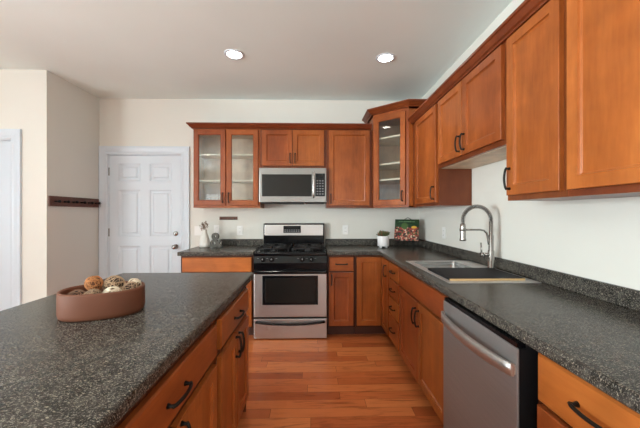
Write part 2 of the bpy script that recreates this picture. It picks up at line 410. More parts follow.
baseb('baseboard_right', WX-.014, WX, RY+.014, .10, 0, .10)

# downlights
for i, (x, y) in enumerate(CANS):
    lab = {0: 'left of the two round recessed ceiling lights, above the aisle end of the island', 1: 'right of the two round recessed ceiling lights, nearer the corner cabinet'}.get(i, 'added round recessed ceiling light, out of view, for fill')
    if i > 1: lab = 'added round recessed ceiling light, unseen, to brighten the room'
    t = thing('recessed_light', lab, 'ceiling light', (x, y, CZ), 0, 'recessed ceiling lights')
    bm = bmesh.new(); lathe(bm, [(.088, 0), (.086, -.006), (.070, -.008), (.066, -.003), (.066, 0)], n=36); obj('trim_ring', bm, M['white'], t)
    bm = bmesh.new(); lathe(bm, [(.064, -.0005), (.064, -.004), (.03, -.006)], n=32); obj('lens', bm, M['lamp'], t)
    l = bpy.data.lights.new('downlight', 'SPOT'); l.energy = 20; l.spot_size = R(105); l.spot_blend = .8; l.shadow_soft_size = .06; l.color = (1, .95, .87)
    o = bpy.data.objects.new('downlight', l); o.parent = t; o.location = (0, 0, -.02); C.objects.link(o)

# ------------------------------------------------------------------ cabinets
def pull(parent, x, z, y, vertical, ln=.115):
    """arched bar pull centred at (x,z) on the plane y"""
    bm = bmesh.new(); pts = []
    n = 12
    for i in range(n+1):
        s = -1+2*i/n; u = s*ln/2
        d = .020 + .010*(1-s*s)
        if abs(s) > .92: d = .017
        pts.append((x, y-d, z+u) if vertical else (x+u, y-d, z))
    tube(bm, pts, [.0058]*(n+1), 8)
    for s in (-1, 1):
        u = s*ln*.46
        a = (x, y, z+u) if vertical else (x+u, y, z)
        b = (x, y-.020, z+u) if vertical else (x+u, y-.020, z)
        tube(bm, [a, ((a[0]+b[0])/2, (a[1]+b[1])/2, (a[2]+b[2])/2), b], [.0085, .0055, .006], 10)
    return obj('pull', bm, M['bronze'], parent)

DT = .022
def front(root, kind, x0, x1, z0, z1, yf, pl=None, label=None):
    w, h = x1-x0, z1-z0
    if kind == 'door':
        fr = .052 if w > .2 else .045
        bm = slab(w, h, DT, [0, fr, w-fr, w], [0, fr, h-fr, h], {(1, 1)}, .012, .011)
        o = obj('door', bm, M['wood'], root, (x0, yf, z0))
    elif kind == 'glass':
        fr = .060
        o = obj('door', ring_frame(w, h, DT, fr), M['wood'], root, (x0, yf, z0))
        obj('glass_pane', B(fr-.006, w-fr+.006, -.011, -.008, fr-.006, h-fr+.006), M['glass'], o)
    else:
        bm = slab(w, h, DT, [0, w], [0, h], set(), er=.006)
        o = obj('drawer' if kind == 'drawer' else 'false_front', bm, M['woodx'], root, (x0, yf, z0))
    if pl: pull(o, pl[1]-x0, pl[2]-z0, -DT, pl[0] == 'v', .115 if pl[0] == 'v' else .128)
    return o

def cabinet(name, label, loc, rz, w, depth, z0, z1, fronts, toe=True, hollow=False, group=None, open_top=False, shelves=()):
    """origin at the left end of its face-frame plane seen from the front; local -y is outwards"""
    root = thing(name, label, 'cabinet', loc, rz, group)
    bm = bmesh.new(); zb = z0
    if hollow:
        t = .018
        box(bm, 0, t, .018, depth-t, z0, z1); box(bm, w-t, w, .018, depth-t, z0, z1)
        box(bm, 0, w, 0, .018, z0, z0+.04); box(bm, 0, w, 0, .018, z1-.035, z1)
        box(bm, 0, .035, 0, .018, z0+.04, z1-.035); box(bm, w-.035, w, 0, .018, z0+.04, z1-.035); box(bm, w/2-.02, w/2+.02, 0, .018, z0+.04, z1-.035)
        obj('case', bm, M['wood'], root)
        bm = bmesh.new(); box(bm, 0, w, depth-.018, depth, z0, z1); box(bm, t, w-t, .018, depth-t, z0+.02, z0+.038); box(bm, t, w-t, .018, depth-t, z1-.04, z1-.02)
        box(bm, t, t+.002, .02, depth-t, z0+.04, z1-.04); box(bm, w-t-.002, w-t, .02, depth-t, z0+.04, z1-.04)
        obj('lining', bm, M['wood_in'], root)
        for s in shelves: obj('shelf', B(t+.003, w-t-.003, .03, depth-.02, s, s+.018), M['shelf'], root)
    else:
        if toe: zb = z0+.105
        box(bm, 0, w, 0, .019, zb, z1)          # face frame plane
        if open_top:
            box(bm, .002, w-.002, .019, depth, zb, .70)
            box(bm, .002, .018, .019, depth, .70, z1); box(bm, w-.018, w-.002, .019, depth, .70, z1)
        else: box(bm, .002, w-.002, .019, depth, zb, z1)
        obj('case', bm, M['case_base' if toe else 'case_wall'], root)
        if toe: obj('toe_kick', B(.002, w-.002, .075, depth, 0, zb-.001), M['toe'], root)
    for f in fronts: front(root, f[0], f[1], f[2], f[3], f[4], 0, f[5] if len(f) > 5 else None)
    return root

G = .003
BF = 3.19           # base frame plane on back wall
RF = .750           # base frame plane on right wall (x)
BD = WY-BF-G
# --- back wall base
cabinet('base_cabinet', 'wide base cabinet with a plain orange drawer front, left of the range under the vase', (-1.395, BF, 0), 0, .765, BD, 0, .872,
        [('drawer', .02, .745, .70, .852), ('door', .02, .378, .125, .685, ('v', .345, .60)), ('door', .387, .745, .125, .685, ('v', .42, .60))])
cabinet('base_cabinet', 'narrow base cabinet with one drawer over one door, immediately right of the range', (.150, BF, 0), 0, .295, BD, 0, .872,
        [('drawer', .015, .275, .705, .852, ('h', .145, .78)), ('door', .015, .275, .125, .69, ('v', .042, .615))])
# corner cabinet, L-shaped with two leaves
t = thing('corner_base_cabinet', 'L shaped corner base cabinet with two full-height door leaves meeting in the inner corner', 'cabinet', (.447, BF, 0))
bm = bmesh.new(); x1 = RF-.447-.008
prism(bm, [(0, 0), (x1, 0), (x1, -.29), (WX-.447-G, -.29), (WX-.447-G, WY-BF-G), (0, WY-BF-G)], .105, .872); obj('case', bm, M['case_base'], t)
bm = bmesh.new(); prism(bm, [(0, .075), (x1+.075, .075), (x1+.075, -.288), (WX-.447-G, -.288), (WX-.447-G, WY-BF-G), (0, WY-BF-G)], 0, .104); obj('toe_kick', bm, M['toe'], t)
front(t, 'door', .012, x1-.022, .125, .852, 0)
d = front(t, 'door', 0, .272, .125, .852, 0, ('v', .205, .745)); d.location = (x1, -.022, .125); d.rotation_euler = (0, 0, R(-90))
# --- right wall base (local x runs towards the camera)
def rwall(y): return (RF, y, 0)
RD = WX-RF-G
q = []
for z0, z1, zc in ((.705, .852, .778), (.535, .693, .612), (.370, .523, .447), (.125, .358, .245)):
    q.append(('drawer', .012, .333, z0, z1, ('h', .172, zc)))
cabinet('drawer_base_cabinet', 'narrow stack of four drawers between the corner cabinet and the sink cabinet', rwall(2.898), R(-90), .345, RD, 0, .872, q)
cabinet('sink_base_cabinet', 'sink base cabinet with a long plain false front over two doors', rwall(2.551), R(-90), .93, RD, 0, .872,
        [('false', .02, .915, .705, .852), ('door', .02, .455, .125, .69, ('v', .425, .585)), ('door', .462, .915, .125, .69, ('v', .492, .585))], open_top=True)
cabinet('base_cabinet', 'base cabinet with black drawer pull at the bottom right corner, nearer than the dishwasher', rwall(.985), R(-90), .50, RD, 0, .872,
        [('drawer', .022, .48, .705, .858, ('h', .232, .785)), ('door', .022, .48, .125, .69, ('v', .44, .585))])
cabinet('base_cabinet', 'base cabinet under the right worktop beside the photographer, outside the photo', rwall(.483), R(-90), .60, RD, 0, .872,
        [('drawer', .02, .58, .705, .855, ('h', .3, .785)), ('door', .02, .58, .125, .69, ('v', .54, .585))])
# --- island
IX0, IX1, IY1 = -1.285, -.405, 2.052
IF = -.445
IDp = .60
ilab = ['island cabinet at the far end beside the range, one drawer over a pair of doors', 'island cabinet in the middle, one wide drawer with pull over two doors', 'island cabinet nearest the camera, mostly below the photo edge']
for i, (ya, yb) in enumerate(((1.36, 1.994), (.52, 1.358), (-.14, .518))):
    w = yb-ya
    cabinet('island_cabinet', ilab[i], (IF, ya, 0), R(90), w, IDp, 0, .872,
            [('drawer', .030, w-.030, .686, .825, ('h', w/2, .752)), ('door', .030, w/2-.005, .125, .650, ('v', w/2-.032, .585)), ('door', w/2+.005, w-.030, .125, .650, ('v', w/2+.032, .585))], group='island cabinets')
t = obj('island_back_panel', B(IF-IDp-.022, IF-IDp-.003, -.14, 1.995, 0, .872), M['wood']); tag(t, 'stained wooden back panel on the hall side of the island', 'panel')
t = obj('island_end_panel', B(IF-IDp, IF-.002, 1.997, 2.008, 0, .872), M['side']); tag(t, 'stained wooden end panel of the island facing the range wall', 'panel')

# --- worktops
def worktop_edge_bm(x0, x1, y0, y1, th=.042):
    return BB(x0, x1, y0, y1, CT-th, CT, .010, 3)
t = obj('island_worktop', worktop_edge_bm(IX0, IX1, -.18, IY1), M['counter']); tag(t, 'speckled dark grey island worktop in the left foreground carrying the oval bowl', 'countertop')
NX = .705           # nose of the right worktop
SX0, SX1, SY0, SY1 = .772, 1.306, 1.690, 2.500      # sink outer rim
t = thing('countertop', 'L shaped speckled dark worktop holding the sink, running from the range along the right wall', 'countertop', (NX, 0, 0))
bm = bmesh.new(); z0, z1 = CT-.042, CT
xs = [.150-.006, NX, SX0+.02, SX1-.02, WX-G]; ys = [-.12, SY0+.02, SY1-.02, BF-.035, WY-G]
def grid_faces(z, flip):
    for i in range(4):
        for j in range(4):
            if i == 0 and j < 3: continue
            if i == 2 and j == 1: continue
            v = [bm.verts.new((x-NX, y, z)) for x, y in ((xs[i], ys[j]), (xs[i+1], ys[j]), (xs[i+1], ys[j+1]), (xs[i], ys[j+1]))]
            bm.faces.new(v)
grid_faces(z0, 1); grid_faces(z1, 0); bmesh.ops.remove_doubles(bm, verts=bm.verts, dist=1e-5)
bound = [e for e in bm.edges if e.is_boundary]
top = {}; 
for v in bm.verts: top.setdefault((round(v.co.x, 4), round(v.co.y, 4)), {})[v.co.z > (z0+z1)/2] = v
for e in bound:
    a, b = e.verts
    if a.co.z < (z0+z1)/2: continue
    ka, kb = (round(a.co.x, 4), round(a.co.y, 4)), (round(b.co.x, 4), round(b.co.y, 4))
    bm.faces.new((a, b, top[kb][False], top[ka][False]))
bmesh.ops.recalc_face_normals(bm, faces=list(bm.faces))
nose = [e for e in bm.edges if ((abs(e.verts[0].co.x) < 1e-4 and abs(e.verts[1].co.x) < 1e-4 and max(e.verts[0].co.y, e.verts[1].co.y) < BF) or
        (abs(e.verts[0].co.y-(BF-.035)) < 1e-4 and abs(e.verts[1].co.y-(BF-.035)) < 1e-4 and max(e.verts[0].co.x, e.verts[1].co.x) < 1e-4)) and abs(e.verts[0].co.z-e.verts[1].co.z) < 1e-5 and not (len(e.link_faces) == 2 and abs(e.link_faces[0].normal.dot(e.link_faces[1].normal)) > .9)]
bmesh.ops.bevel(bm, geom=nose, offset=.011, segments=3, affect='EDGES', profile=.5)
obj('worktop', bm, M['counter'], t)
SPH = .082
obj('backsplash', BB(.15-NX, WX-.001-G-NX, WY-.022, WY-G, CT+.0005, CT+SPH, .004), M['counter'], t)
obj('backsplash', BB(WX-.024-NX, WX-G-NX, -.12, WY-.023, CT+.0005, CT+SPH, .004), M['counter'], t)
t = thing('countertop', 'short speckled dark worktop left of the range holding the white vase', 'countertop', (-1.42, BF-.035, 0))
obj('worktop', BB(0, .79, 0, WY-BF+.035-G, CT-.042, CT, .010, 3), M['counter'], t)
obj('backsplash', BB(.27, .785, WY-BF+.035-.022, WY-BF+.035-G, CT+.0005, CT+SPH, .004), M['counter'], t)

# --- wall cabinets, back wall
UB, UT = 1.382, 2.293
UF = WY-.305
UDp = .305-G
c1x, c2x, c3x, c3e = -1.385, -.615, .150, .685
cabinet('wall_cabinet', 'glass-fronted wall cabinet with pale empty shelves above the vase, left of the microwave', (c1x, UF, 0), 0, c2x-c1x-.002, UDp, UB, UT,
        [('glass', .008, .373, UB+.028, UT-.012, ('v', .343, UB+.115)), ('glass', .382, .748, UB+.028, UT-.012, ('v', .412, UB+.115))], toe=False, hollow=True, shelves=(1.692, 1.995))
cabinet('wall_cabinet', 'short two-door wall cabinet directly above the microwave', (c2x, UF, 0), 0, c3x-c2x-.002, UDp, 1.838, UT,
        [('door', .022, .368, 1.868, UT-.012, ('v', .345, 1.955)), ('door', .376, .738, 1.868, UT-.012, ('v', .402, 1.955))], toe=False)
cabinet('wall_cabinet', 'single-door wall cabinet on the range wall between microwave and corner cabinet', (c3x, UF, 0), 0, c3e-c3x-.002, UDp, UB, UT,
        [('door', .030, .505, UB+.028, UT-.012, ('v', .052, UB+.105))], toe=False)
CP = [(0, 0), (.016, 0), (.020, .008), (.032, .014), (.050, .038), (.060, .042), (.060, .056), (0, .056)]
def crown_prof(z): return [(o, z+h) for o, h in CP]
bm = bmesh.new()
sweep(bm, crown_prof(UT+.001), [(c1x, WY-G, -1, 0), (c1x, UF-.002, -1, -1), (c3e-.01, UF-.002, 0, -1)])
box(bm, c1x, c3e-.01, UF, WY-G, UT+.001, UT+.012)
t = obj('crown_molding', bm, M['crown']); tag(t, 'dark stained crown moulding along the top of the range-wall cabinets', 'crown molding')

# diagonal corner wall cabinet
DL, DTz = (.690, 3.462), 2.452
DRt = (1.018, 3.178)
DLx, DRy = DL[0], DRt[1]
t = thing('corner_wall_cabinet', 'taller diagonal corner wall cabinet with a single tall glass door', 'cabinet', (DL[0], DL[1], 0))
ang = math.atan2(DRt[1]-DL[1], DRt[0]-DL[0]); fl = math.hypot(DRt[0]-DL[0], DRt[1]-DL[1])
poly = [(0, 0), (DRt[0]-DL[0], DRt[1]-DL[1]), (WX-DL[0]-G, DRt[1]-DL[1]), (WX-DL[0]-G, WY-DL[1]-G), (0, WY-DL[1]-G)]
bm = bmesh.new()
def wallseg(bm, a, b, t_, z0, z1):      # thin wall from a to b, thickness to the left of travel
    dx, dy = b[0]-a[0], b[1]-a[1]; l = math.hypot(dx, dy); nx, ny = -dy/l*t_, dx/l*t_
    prism(bm, [a, b, (b[0]+nx, b[1]+ny), (a[0]+nx, a[1]+ny)], z0, z1)
wallseg(bm, poly[1], poly[2], .016, UB, DTz)
wallseg(bm, poly[4], poly[0], .016, UB, DTz)
prism(bm, poly, UB, UB+.018); prism(bm, poly, DTz-.018, DTz)
obj('case', bm, M['wood'], t)
bm = bmesh.new(); wallseg(bm, poly[2], poly[3], .01, UB+.019, DTz-.019); wallseg(bm, poly[3], poly[4], .01, UB+.019, DTz-.019)
obj('lining', bm, M['wood_in'], t)
e = obj('face_frame', bmesh.new(), M['wood'], t); bpy.data.objects.remove(e)
bm = bmesh.new(); fw = .042
box(bm, 0, fw, -.001, .018, UB, DTz); box(bm, fl-fw, fl, -.001, .018, UB, DTz); box(bm, fw, fl-fw, -.001, .018, UB, UB+.045); box(bm, fw, fl-fw, -.001, .018, DTz-.05, DTz)
ff = obj('face_frame', bm, M['wood'], t, rot=(0, 0, ang))
inner = [(.02, .03), (DRt[0]-DL[0]+.01, DRt[1]-DL[1]+.022), (WX-DL[0]-.02, DRt[1]-DL[1]+.022), (WX-DL[0]-.02, WY-DL[1]-.02), (.02, WY-DL[1]-.02)]
for s in (1.69, 1.868, 2.168):
    bm = bmesh.new(); prism(bm, inner, s, s+.018); obj('shelf', bm, M['shelf'], t)
d = front(t, 'glass', 0, fl-.056, 0, DTz-UB-.065, 0, ('v', fl-.056-.030, .095))
d.location = (math.cos(ang)*.022-.000, math.sin(ang)*.022, UB+.028); d.rotation_euler = (0, 0, ang)
# its crown
bm = bmesh.new()
def mitre(n0, n1):
    v = Vector((n0[0]+n1[0], n0[1]+n1[1])); v.normalize(); k = 1/max(.3, v.dot(Vector(n0))); return v.x*k, v.y*k
nL, nD, nR = (-1, 0), (math.sin(ang), -math.cos(ang)), (0, -1)
m1 = mitre(nL, nD); m2 = mitre(nD, nR)
sweep(bm, [(o*1.25, z) for o, z in crown_prof(DTz+.001)], [(poly[4][0], poly[4][1], -1, 0), (0, 0, *m1), (poly[1][0], poly[1][1], *m2), (poly[2][0], poly[2][1], 0, -1)])
prism(bm, poly, DTz+.001, DTz+.014)
obj('crown_molding', bm, M['crown'], t)

# --- wall cabinets, right wall
XF = 1.061; XD = WX-XF-G; RT = 2.262
def rw(y): return (XF, y, 0)
cabinet('wall_cabinet', 'narrow single-door wall cabinet on the right wall next to the corner cabinet', rw(3.172), R(-90), .655, XD, UB, RT,
        [('door', .125, .636, UB+.028, RT-.012, ('v', .60, UB+.11))], toe=False)
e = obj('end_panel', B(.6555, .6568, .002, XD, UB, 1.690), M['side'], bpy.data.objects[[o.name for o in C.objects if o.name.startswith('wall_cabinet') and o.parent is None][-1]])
cabinet('wall_cabinet', 'short two-door wall cabinet above the sink and faucet', rw(2.515), R(-90), .896, XD, 1.694, RT,
        [('door', .028, .428, 1.724, RT-.012, ('v', .398, 1.81)), ('door', .438, .872, 1.724, RT-.012, ('v', .466, 1.81))], toe=False)
cabinet('wall_cabinet', 'tall single-door wall cabinet with a pull on its left edge, right of the sink', rw(1.615), R(-90), .384, XD, UB, RT,
        [('door', .020, .366, UB+.028, RT-.012, ('v', .048, UB+.115))], toe=False)
cabinet('wall_cabinet', 'large wall cabinet nearest the camera, cut by the right edge of the photo', rw(1.229), R(-90), .76, XD, UB, RT,
        [('door', .018, .378, UB+.028, RT-.012), ('door', .384, .742, UB+.028, RT-.012, ('v', .41, UB+.1))], toe=False)
# pale undersides
t = [o for o in C.objects if o.get('label', '').startswith('short two-door wall cabinet above the sink')][0]
obj('underside', B(.004, .892, .021, XD-.002, 1.692, 1.6938), M['wood_in'], t)
bm = bmesh.new(); sweep(bm, [(o*.95, RT+.001+h*1.1) for o, h in CP], [(XF-.002, .47, -1, 0), (XF-.002, 3.171, -1, 0)])
box(bm, XF, WX-G, .47, 3.171, RT+.001, RT+.012)
t = obj('crown_molding', bm, M['crown']); tag(t, 'dark stained crown moulding running along the right-wall cabinets towards the camera', 'crown molding')

# the boards of these fronts are a lighter amber than their neighbours
for o in C.objects:
    if o.parent and o.name.split('.')[0] in ('door', 'drawer') and o.type == 'MESH':
        lb = o.parent.get('label', '')
        if lb.startswith('large wall cabinet nearest'): o.data.materials[0] = M['wood_light']
        if o.name.startswith('drawer') and (lb.startswith('wide base cabinet') or lb.startswith('base cabinet with black drawer pull')): o.data.materials[0] = M['woodx_light']

# ------------------------------------------------------------------ microwave
t = thing('microwave', 'stainless over-the-range microwave with dark window and vertical handle', 'microwave', (-.614, 3.405, 1.425))
w = .762
obj('housing', BB(.002, w-.002, .03, WY-3.405-G, .02, .405, .003), M['blackm'], t)
obj('front_panel', BB(0, w, 0, .03, .018, .408, .005), M['steel_mw'], t)
obj('door_window', BB(.03, .595, -.004, .004, .085, .335, .004), M['ovenglass'], t)
kp = obj('keypad', BB(.635, .745, -.004, .004, .085, .345, .004), M['disp'], t)
bm = bmesh.new()
for r_ in range(6):
    for c_ in range(3): box(bm, .650+c_*.030, .668+c_*.030, -.0055, -.004, .105+r_*.030, .118+r_*.030)
obj('keys', bm, M['key'], kp); obj('display', B(.65, .73, -.0055, -.004, .30, .33), M['black'], kp)
bm = bmesh.new(); tube(bm, [(.615, 0, .075), (.615, -.03, .085), (.615, -.036, .12), (.615, -.036, .30), (.615, -.03, .345), (.615, 0, .355)], .011, 12); obj('handle', bm, M['steel'], t)
bm = bmesh.new(); box(bm, .24, .50, .02, .3, .003, .02); box(bm, .02, .23, .03, .34, .008, .02); box(bm, .52, .74, .03, .34, .008, .02); obj('vent_grille', bm, M['blackm'], t)

# ------------------------------------------------------------------ range
RX0, RX1, RFY = -.622, .142, 3.135
t = thing('gas_range', 'freestanding stainless and black gas range between the base cabinets', 'stove', ((RX0+RX1)/2, RFY, 0))
w2 = (RX1-RX0)/2-.002; dep = WY-RFY-.006
obj('body', B(-w2, w2, .03, dep, .03, .895), M['blackm'], t)
for sx in (-1, 1):
    for yy in (.08, dep-.06):
        bm = bmesh.new(); cyl(bm, (sx*(w2-.05), yy, 0), (sx*(w2-.05), yy, .031), .015); obj('foot', bm, M['blackm'], t)
obj('storage_drawer', BB(-w2, w2, 0, .03, .010, .215, .005), M['steel_dark'], t)
bm = bmesh.new(); n = 16; pts = []
for i in range(n+1):
    s = -1+2*i/n; pts.append((s*(w2-.02), -.028+.012*s*s*s*s, .165+.022*s*s))
tube(bm, pts, .011, 10)
for s in (-1, 1): cyl(bm, (s*(w2-.03), 0, .187), (s*(w2-.03), -.02, .187), .009)
obj('drawer_handle', bm, M['black'], t)
dr = obj('oven_door', BB(-w2, w2, -.002, .03, .235, .700, .006), M['steel_dark'], t)
obj('oven_window', BB(-.292, .288, -.006, .004, .362, .668, .004), M['black'], dr)
obj('window_glass', BB(-.262, .258, -.0075, .002, .385, .640, .002), M['ovenglass'], dr)
bm = bmesh.new(); bev(B(-w2+.004, w2-.004, -.045, -.020, .690, .722, bm=bm), .008, 3)
for s in (-1, 1): box(bm, s*(w2-.04)-.015, s*(w2-.04)+.015, -.03, .002, .694, .716)
obj('oven_door_handle', bm, M['black'], dr)
bm = bmesh.new()
vs = [(-.006, .728), (-.012, .80), (.004, .872), (.03, .872), (.03, .728)]
a = [bm.verts.new((-w2, y, z)) for y, z in vs]; b = [bm.verts.new((w2, y, z)) for y, z in vs]
bm.faces.new(a); bm.faces.new(b[::-1])
for i in range(5): bm.faces.new((a[i], a[(i+1) % 5], b[(i+1) % 5], b[i]))
cp = obj('control_panel', bm, M['black'], t)
for kx in (-.285, -.195, .125, .215):
    bm = bmesh.new(); lathe(bm, [(.026, 0), (.024, -.008), (.019, -.012), (.017, -.030), (.010, -.032)], (kx, -.006, .835), 20, axis='y')
    box(bm, kx-.004, kx+.004, -.044, -.026, .818, .852); obj('knob', bm, M['black'], cp)
    obj('knob_mark', B(kx-.0015, kx+.0015, -.0447, -.044, .836, .851), M['white2'], cp)
bm = bmesh.new()
for kx in (-.335, -.24, -.145, .08, .17, .26): box(bm, kx-.008, kx+.008, -.0095, -.007, .846, .850)
obj('dial_print', bm, M['key'], cp)
bm = BB(-w2, w2, -.012, dep-.09, .873, .908, .008, 3); ck = obj('cooktop', bm, M['black'], t)
for gx in (-.19, .19):
    for gy in (.13, .40):
        bm = bmesh.new(); lathe(bm, [(.045, .905), (.045, .918), (.034, .922), (.034, .930), (.006, .932)], (gx, gy, 0), 24); obj('burner', bm, M['iron'], ck)
for gx in (-.19, .19):
    bm = bmesh.new(); gw, y0, y1, zt = .165, .015, .525, .946
    loop = [(gx-gw, y0, zt), (gx+gw, y0, zt), (gx+gw, y1, zt), (gx-gw, y1, zt)]
    for i in range(4): tube(bm, [loop[i], loop[(i+1) % 4]], .0065, 8)
    tube(bm, [(gx-gw, .265, zt), (gx+gw, .265, zt)], .0065, 8)
    for gy in (.13, .40):
        for k in range(4):
            an = k*math.pi/2+math.pi/4
            ex, ey = gx+math.copysign(gw*.8, math.cos(an)), gy+math.copysign(.115, math.sin(an))
            tube(bm, [(ex, ey, zt), (gx+.03*math.cos(an), gy+.03*math.sin(an), zt+.004)], .0055, 8)
        tube(bm, [(gx-gw, gy, zt), (gx-.035, gy, zt+.004)], .0055, 8); tube(bm, [(gx+gw, gy, zt), (gx+.035, gy, zt+.004)], .0055, 8)
    for p in loop+[(gx-gw, .265, zt), (gx+gw, .265, zt)]: tube(bm, [(p[0], p[1], .906), p], .006, 8)
    obj('grate', bm, M['iron'], ck)
bgd = obj('backguard', BB(-w2+.004, w2-.004, dep-.088, dep, .909, 1.195, .010, 3), M['black'], t)
obj('backguard_panel', BB(-w2+.020, w2-.020, dep-.092, dep-.085, 1.045, 1.178, .004), M['steel_dark'], bgd)
cpn = obj('clock_panel', BB(-.13, .085, dep-.096, dep-.091, 1.078, 1.165, .003), M['disp'], bgd)
bm = bmesh.new()
for r_ in range(2):
    for c_ in range(7): box(bm, -.118+c_*.028, -.100+c_*.028, dep-.0975, dep-.096, 1.09+r_*.018, 1.10+r_*.018)
obj('clock_keys', bm, M['key'], bgd)

# ------------------------------------------------------------------ dishwasher
t = thing('dishwasher', 'stainless dishwasher with bowed bar handle under the right worktop', 'dishwasher', (.69, 1.580, 0), R(-90))
dw = .577; dd = WX-.69-.03
obj('tub', B(.004, dw-.004, .035, dd, .0, .866), M['blackm'], t)
obj('door', BB(0, dw, 0, .009, .115, .852, .003), M['steel_dw'], t)
obj('door_liner', B(.003, dw-.003, .0092, .0349, .115, .850), M['blackm'], t)
obj('control_strip', B(.006, dw-.006, .004, .0345, .853, .869), M['black'], t)
bm = bmesh.new(); n = 20; pa = []
for i in range(n+1):
    s = -1+2*i/n; pa.append((dw/2+s*(dw/2-.008), -.010-.034*(1-s*s)**.8, .776))
hw = .022
prev = None
for p in pa:
    r4 = [bm.verts.new((p[0], p[1]-.006, p[2]-hw)), bm.verts.new((p[0], p[1]-.006, p[2]+hw)), bm.verts.new((p[0], p[1]+.006, p[2]+hw)), bm.verts.new((p[0], p[1]+.006, p[2]-hw))]
    if prev:
        for i in range(4): f = bm.faces.new((prev[i], prev[(i+1) % 4], r4[(i+1) % 4], r4[i])); f.smooth = i in (0, 2)
    else: bm.faces.new(r4)
    prev = r4
bm.faces.new(prev[::-1])
for s in (-1, 1): box(bm, dw/2+s*(dw/2-.014)-.008, dw/2+s*(dw/2-.014)+.008, -.012, .001, 0.760, .794)
obj('handle', bm, M['bar'], t)
obj('kick_plate', B(.006, dw-.006, .06, .07, 0, .11), M['blackm'], t)

# ------------------------------------------------------------------ sink, faucet, board
t = thing('sink', 'double-bowl stainless drop-in sink in the right worktop', 'sink', (SX0, SY0, CT))
sw, sd = SX1-SX0, SY1-SY0
b1 = (.045, .395, .05, .375); b2 = (.045, .395, .425, .765)
bm = bmesh.new(); xs = [0, .045, .395, sw]; ys = [0, .05, .375, .425, .765, sd]
for z in (.0008, .004):
    for i in range(3):
        for j in range(5):
            if i == 1 and j in (1, 3): continue
            v = [bm.verts.new((x, y, z)) for x, y in ((xs[i], ys[j]), (xs[i+1], ys[j]), (xs[i+1], ys[j+1]), (xs[i], ys[j+1]))]; bm.faces.new(v)
bmesh.ops.remove_doubles(bm, verts=bm.verts, dist=1e-5)
tv = {}
for v in bm.verts: tv.setdefault((round(v.co.x, 4), round(v.co.y, 4)), {})[v.co.z > .002] = v
for e in [e for e in bm.edges if e.is_boundary and e.verts[0].co.z > .002]:
    ks = [(round(v.co.x, 4), round(v.co.y, 4)) for v in e.verts]
    bm.faces.new((e.verts[0], e.verts[1], tv[ks[1]][False], tv[ks[0]][False]))
obj('rim', bm, M['rim'], t)
for (x0, x1_, y0, y1) in (b1, b2):
    bm = bmesh.new(); prev = None
    for z, q in ((.0035, .0005), (-.004, .003), (-.17, .012), (-.185, .03), (-.188, .06)):
        r4 = []
        r = .03 if q < .02 else .02
        for cx_, cy_, a0 in ((x1_-q-r, y1-q-r, 0), (x0+q+r, y1-q-r, 90), (x0+q+r, y0+q+r, 180), (x1_-q-r, y0+q+r, 270)):
            for k in range(5):
                aa = R(a0+k*22.5); r4.append(bm.verts.new((cx_+r*math.cos(aa), cy_+r*math.sin(aa), z)))
        if prev:
            for i in range(20): f = bm.faces.new((prev[i], prev[(i+1) % 20], r4[(i+1) % 20], r4[i])); f.smooth = True
        prev = r4
    bm.faces.new(prev); b_ = obj('bowl', bm, M['sink'], t)
    bm = bmesh.new(); lathe(bm, [(.04, -.1875), (.04, -.1855), (.03, -.1865), (.005, -.1868)], ((x0+x1_)/2, (y0+y1)/2, 0), 24); obj('drain', bm, M['nickel'], b_)

fx, fy = 1.250, 2.085
t = thing('faucet', 'brushed nickel spring-neck pull-down faucet behind the sink', 'faucet', (fx, fy, CT+.0045))
bm = bmesh.new(); lathe(bm, [(.028, 0), (.028, .006), (.021, .010), (.021, .13), (.019, .135), (.0165, .14), (.0165, .24), (.013, .245), (.013, .34)]); obj('column', bm, M['nickel'], t)
ar = .1005; zt = .344; A0 = []
for i in range(25):
    a = math.pi*i/24; A0.append(Vector((-ar+ar*math.cos(a), 0, zt+ar*math.sin(a))))
path = [Vector((0, 0, .24+k*.025)) for k in range(5)]+A0+[Vector((-2*ar, 0, zt-.02)), Vector((-2*ar, 0, zt-.045))]
bm = bmesh.new(); tube(bm, path, .007, 10); obj('hose', bm, M['blackm'], t)
# coil spring
dl = [0]
for a, b in zip(path, path[1:]): dl.append(dl[-1]+(b-a).length)
def at(s):
    for i in range(len(path)-1):
        if s <= dl[i+1]:
            u = (s-dl[i])/(dl[i+1]-dl[i]); return path[i].lerp(path[i+1], u), (path[i+1]-path[i]).normalized()
    return path[-1], (path[-1]-path[-2]).normalized()
turns = 62; pts = []; Lt = dl[-1]
for k in range(turns*9+1):
    p, tg = at(Lt*k/(turns*9)*.9999); sy = Vector((0, 1, 0)); up = tg.cross(sy); a = 2*math.pi*k/9
    pts.append(p+(sy*math.cos(a)+up*math.sin(a))*.0125)
bm = bmesh.new(); tube(bm, pts, .0019, 5); obj('spring', bm, M['nickel'], t)
bm = bmesh.new(); lathe(bm, [(.011, .325), (.018, .318), (.0195, .30), (.0195, .225), (.022, .215), (.022, .205), (.018, .203)], (-2*ar, 0, 0), 20); obj('spray_head', bm, M['nickel'], t)
bm = bmesh.new(); pts = [(-.0, 0, .17), (-.018, 0, .18), (-.022, 0, .22), (-.030, 0, .255), (-.050, 0, .275), (-.08, 0, .281), (-2*ar+.018, 0, .281)]
sm = []
for i in range(len(pts)-1):
    a, b = Vector(pts[i]), Vector(pts[i+1]); sm += [a, a.lerp(b, .5)]
sm.append(Vector(pts[-1])); tube(bm, sm, .0062, 10); lathe(bm, [(.0215, .272), (.0225, .281), (.0215, .290)], (-2*ar, 0, 0), 20)
obj('support_arm', bm, M['nickel'], t)
